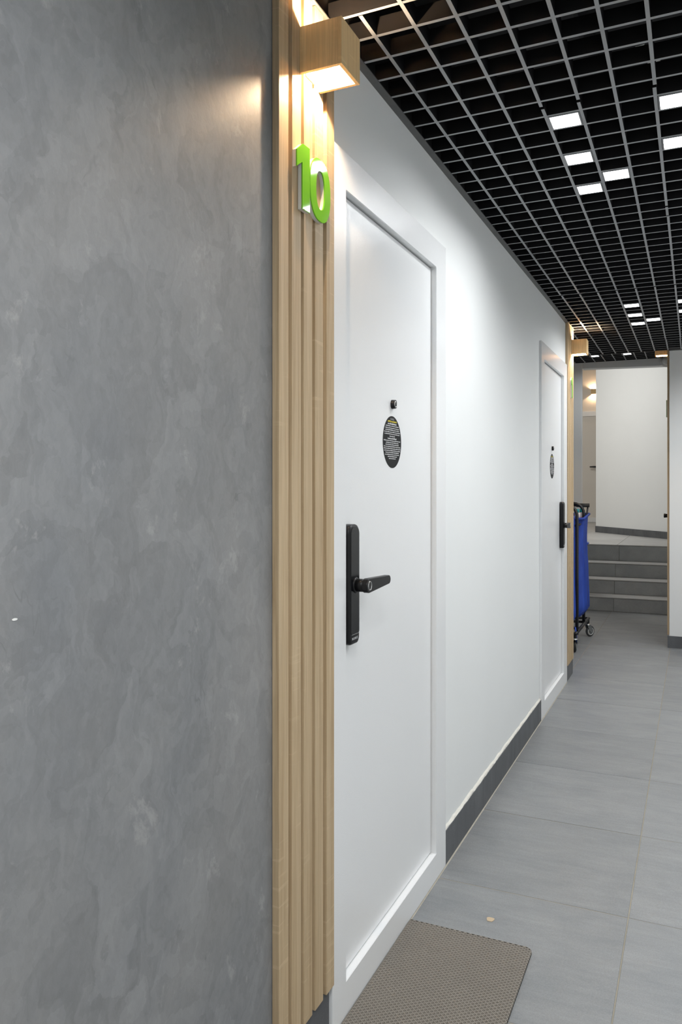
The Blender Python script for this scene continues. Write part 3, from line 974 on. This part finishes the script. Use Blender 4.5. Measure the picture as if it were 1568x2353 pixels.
obj('mat_rim', prism_bm(rimpts, 0.001, 0.0075, axis='z', holes=[inner]), 'mat_base', mat)

# ------------------------------------------------------------------ housekeeping cart
cart = empty('housekeeping_cart', (-1.05, 6.75, 0))
tag(cart, 'black tubular cart hung with blue bags beyond the second door', 'cart')
CX, CY = -1.05, 6.75
def cp_(x, y, z): return (x - CX, y - CY, z)
def arc_frame(y, xl, xr, zt, zb, r=0.09, rr=0.013, lean=0.0):
    pts = [cp_(xr, y, zb), cp_(xr, y + lean*0.4, (zb + zt)/2), cp_(xr, y + lean, zt - r)]
    for k in range(1, 7):
        a = R(90*k/6)
        pts.append(cp_(xr - r + r*math.cos(a), y + lean, zt - r + r*math.sin(a)))
    for k in range(0, 7):
        a = R(90 + 90*k/6)
        pts.append(cp_(xl + r + r*math.cos(a), y + lean, zt - r + r*math.sin(a)))
    pts += [cp_(xl, y + lean*0.4, (zb + zt)/2), cp_(xl, y, zb)]
    return tube_bm(pts, rr, 10)
XL_, XR_ = -1.29, -0.852
obj('end_frame', arc_frame(6.42, XL_, XR_, 1.165, 0.14, r=0.085), 'tube', cart, True)
obj('end_frame', arc_frame(6.93, XL_, XR_ - 0.012, 1.168, 0.14, r=0.085), 'tube', cart, True)
for x in (XL_, XR_):
    obj('base_rail', tube_bm([cp_(x, 6.36, 0.155), cp_(x, 7.17, 0.155)], 0.013), 'tube', cart, True)
    obj('top_rail', tube_bm([cp_(x - (0.012 if x > -1 else 0), 6.42, 1.00), cp_(x - (0.012 if x > -1 else 0), 6.93, 1.00)], 0.009), 'tube', cart, True)
for y in (6.37, 6.62, 6.95, 7.16):
    obj('cross_rail', tube_bm([cp_(XL_, y, 0.155), cp_(XR_, y, 0.155)], 0.011), 'tube', cart, True)
obj('push_handle', tube_bm([cp_(XL_, 6.93, 1.06), cp_(XL_, 7.05, 1.12), cp_(XL_, 7.12, 1.145), cp_(XL_ + 0.03, 7.14, 1.147), cp_(XR_ - 0.03, 7.14, 1.147), cp_(XR_ + 0.004, 7.14, 1.147)], 0.012), 'tube', cart, True)
obj('handle_grip', cyl_bm(cp_(XR_ - 0.10, 7.14, 1.147), cp_(XR_ + 0.010, 7.14, 1.147), 0.017, n=16), 'rubber', cart, True)
obj('handle_brace', tube_bm([cp_(XR_ - 0.005, 6.945, 0.98), cp_(XR_ - 0.002, 7.05, 1.06), cp_(XR_ - 0.002, 7.14, 1.145)], 0.008), 'tube', cart, True)
box('shelf_tray', XL_ + 0.02 - CX, XR_ - 0.02 - CX, 6.72 - CY, 6.92 - CY, 0.955, 0.975, 'tube', cart, bevel=0.004)
def bag(name, x0, x1, y0, y1, z0, z1, flare, seed, nz=16, nu=14, top_slope=0.0):
    """soft hanging bag: rounded box with folds, narrower hem above, sagging rounded foot"""
    rnd = random.Random(seed)
    ph = [rnd.uniform(0, 6.28) for _ in range(8)]
    bm = bmesh.new(); rings = []
    base = []
    for (a, b), (c, d) in zip(((x1, y0), (x1, y1), (x0, y1), (x0, y0)), ((x1, y1), (x0, y1), (x0, y0), (x1, y0))):
        for k in range(nu):
            base.append((a + (c - a)*k/nu, b + (d - b)*k/nu))
    cx, cy = (x0 + x1)/2, (y0 + y1)/2
    for i in range(nz + 1):
        t = i/nz                       # 0 = hem, 1 = foot
        z = z1 + (z0 - z1)*t
        s = 1.0 - 0.04*math.sin(math.pi*min(1, t*2.2)) + flare*max(0, t - 0.35)
        if t > 0.86: s *= 1 - 0.55*((t - 0.86)/0.14)**2
        ring = []
        for j, (x, y) in enumerate(base):
            q = j/len(base)*2*math.pi
            fold = 0.009*math.sin(9*q + ph[0] + 1.6*t) + 0.006*math.sin(17*q + ph[1] - 2*t) + 0.004*math.sin(31*q + ph[3] + t)
            fold *= min(1, 0.25 + 1.2*t)
            dx, dy = x - cx, y - cy
            L = math.hypot(dx, dy)
            # rounded corners
            kx = 1 - 0.10*(abs(dx)/((x1-x0)/2))**4*(abs(dy)/((y1-y0)/2))**4
            ring.append(bm.verts.new(cp_(cx + dx*s*kx + dx/L*fold, cy + dy*s*kx + dy/L*fold, z + top_slope*(1 - t)*(y - y0)/(y1 - y0) + 0.006*math.sin(3*q + ph[2])*t)))
        rings.append(ring)
    n = len(base)
    for a, b in zip(rings, rings[1:]):
        for k in range(n): bm.faces.new((a[k], a[(k+1) % n], b[(k+1) % n], b[k]))
    bm.faces.new(rings[-1])
    return obj(name, bm, 'cloth', cart, True)
b2 = bag('laundry_bag', XL_ + 0.02, -0.834, 6.69, 7.09, 0.175, 1.045, 0.06, 2, top_slope=0.03)
bm = tube_bm([cp_(-0.836, 6.69, 1.045), cp_(-0.836, 7.09, 1.073), cp_(XL_ + 0.03, 7.09, 1.073), cp_(XL_ + 0.03, 6.69, 1.045), cp_(-0.836, 6.69, 1.045)], 0.011, 8)
obj('bag_hem', bm, 'cloth', b2, True)
b1_ = bag('laundry_bag', XL_ + 0.02, -0.880, 6.33, 6.53, 0.17, 1.05, 0.12, 8)
bm = tube_bm([cp_(-0.880, 6.33, 1.055), cp_(-0.880, 6.53, 1.06), cp_(XL_ + 0.03, 6.53, 1.06), cp_(XL_ + 0.03, 6.33, 1.055), cp_(-0.880, 6.33, 1.055)], 0.012, 8)
obj('bag_hem', bm, 'cloth', b1_, True)
obj('bag_flap', prism_bm([(6.325, 1.05), (6.40, 1.05), (6.415, 0.985), (6.40, 0.93), (6.33, 0.90)], -0.868 - CX, -0.872 - CX), 'cloth', b1_).location = (0, -CY, 0)
obj('bag_strap', tube_bm([cp_(-0.862, 6.40, 0.20), cp_(-0.856, 6.41, 0.14), cp_(-0.852, 6.41, 0.075)], 0.006, 6), 'cloth', b1_, True)
obj('bag_strap', tube_bm([cp_(-0.875, 6.98, 0.20), cp_(-0.872, 6.985, 0.16), cp_(-0.875, 6.985, 0.135)], 0.005, 6), 'cloth', b2, True)
box('side_bin', XL_ + 0.03 - CX, -0.862 - CX, 7.115 - CY, 7.20 - CY, 0.62, 0.80, 'blue_plastic', cart, bevel=0.015)
box('bin_lid', XL_ + 0.02 - CX, -0.852 - CX, 7.11 - CY, 7.21 - CY, 0.80, 0.825, 'blue_plastic', cart, bevel=0.008)
def caster(x, y, rz):
    e = empty('caster', (x - CX, y - CY, 0), rz, cart)
    r = 0.048
    obj('tyre', torus_bm((0, 0.02, r), (1, 0, 0), r - 0.010, 0.010, 28, 10), 'rubber', e, True)
    obj('wheel', cyl_bm((-0.011, 0.02, r), (0.011, 0.02, r), r - 0.011, n=28), 'hub', e)
    obj('wheel_rim', torus_bm((0.011, 0.02, r), (1, 0, 0), 0.030, 0.0022, 24, 6), 'white_plastic', e, True)
    obj('axle', cyl_bm((-0.019, 0.02, r), (0.019, 0.02, r), 0.006, n=12), 'steel', e)
    for s_ in (-1, 1):
        obj('fork_plate', prism_bm([(0.010, r - 0.010), (0.030, r - 0.010), (0.030, r + 0.03), (0.012, 0.104), (-0.022, 0.104), (-0.018, 0.085)], s_*0.0145, s_*0.017), 'hub', e)
    obj('fork_cap', cyl_bm((0, -0.004, 0.104), (0, -0.004, 0.114), 0.023, 0.019, n=20), 'steel', e)
    obj('stem', cyl_bm((0, -0.004, 0.112), (0, -0.004, 0.158), 0.0125, n=14), 'tube', e)
caster(XR_ + 0.002, 7.13, R(-38))
caster(XR_ - 0.012, 6.40, R(12))
caster(XL_, 7.13, R(20))
caster(XL_, 6.40, R(-15))

def spray(x, y, z, label):
    e = empty('cleaning_bottle', (x, y, z))
    tag(e, label, 'bottle')
    obj('bottle_body', slab_bm(rrect(-0.024, 0.024, -0.018, 0.018, 0.014, 4), 0.0, 0.115, 0.006, axis='z'), 'bottle', e, True)
    obj('bottle_label', prism_bm(rrect(-0.0245, 0.0245, -0.0185, 0.0185, 0.014, 4), 0.03, 0.075, axis='z'), 'pink', e)
    obj('cap', cyl_bm((0, 0, 0.115), (0, 0, 0.145), 0.013, 0.011, n=16), 'teal', e, True)
spray(-0.905, 6.86, 0.9755, 'white bottle with a teal cap inside the cart frame, closer to the slats')
spray(-0.893, 6.99, 0.9755, 'teal-capped bottle under the cart handle')
box('bottle_rest', -0.95 - CX, -0.86 - CX, 6.955 - CY, 7.035 - CY, 0.955, 0.9745, 'tube', cart)

# ------------------------------------------------------------------ small things above the grid
jb = tag(box('junction_box', -0.118, -0.086, 2.25, 2.31, 2.452, 2.478, 'white_plastic', bevel=0.003), 'small white junction box above the ceiling grid', 'junction box')
tag(obj('orange_cable', tube_bm([(-0.083, 2.28, 2.465), (-0.070, 2.285, 2.462), (-0.045, 2.28, 2.468), (-0.02, 2.26, 2.480), (0.05, 2.20, 2.50)], 0.0045, 8), 'orange', None, True), 'orange cable running out of the white junction box', 'cable')
# dome of a detector on the lintel
e = empty('dome_detector', (X_PILLAR - 0.07, 8.50, 2.57))
tag(e, 'white rounded detector on the lintel beside the far lamp', 'detector')
obj('base', cyl_bm((0, 0, 0), (0, -0.02, 0), 0.062, 0.060, n=28), 'white_plastic', e, True)
obj('dome', cyl_bm((0, -0.02, 0), (0, -0.05, -0.008), 0.052, 0.030, n=28), 'white_plastic', e, True)

tag(obj('paper_scrap', prism_bm([(-0.142, 2.175), (-0.118, 2.170), (-0.133, 2.200)], 2.448, 2.4495, axis='z'), 'white_plastic'), 'small white triangular scrap lying above the ceiling grid', 'scrap')
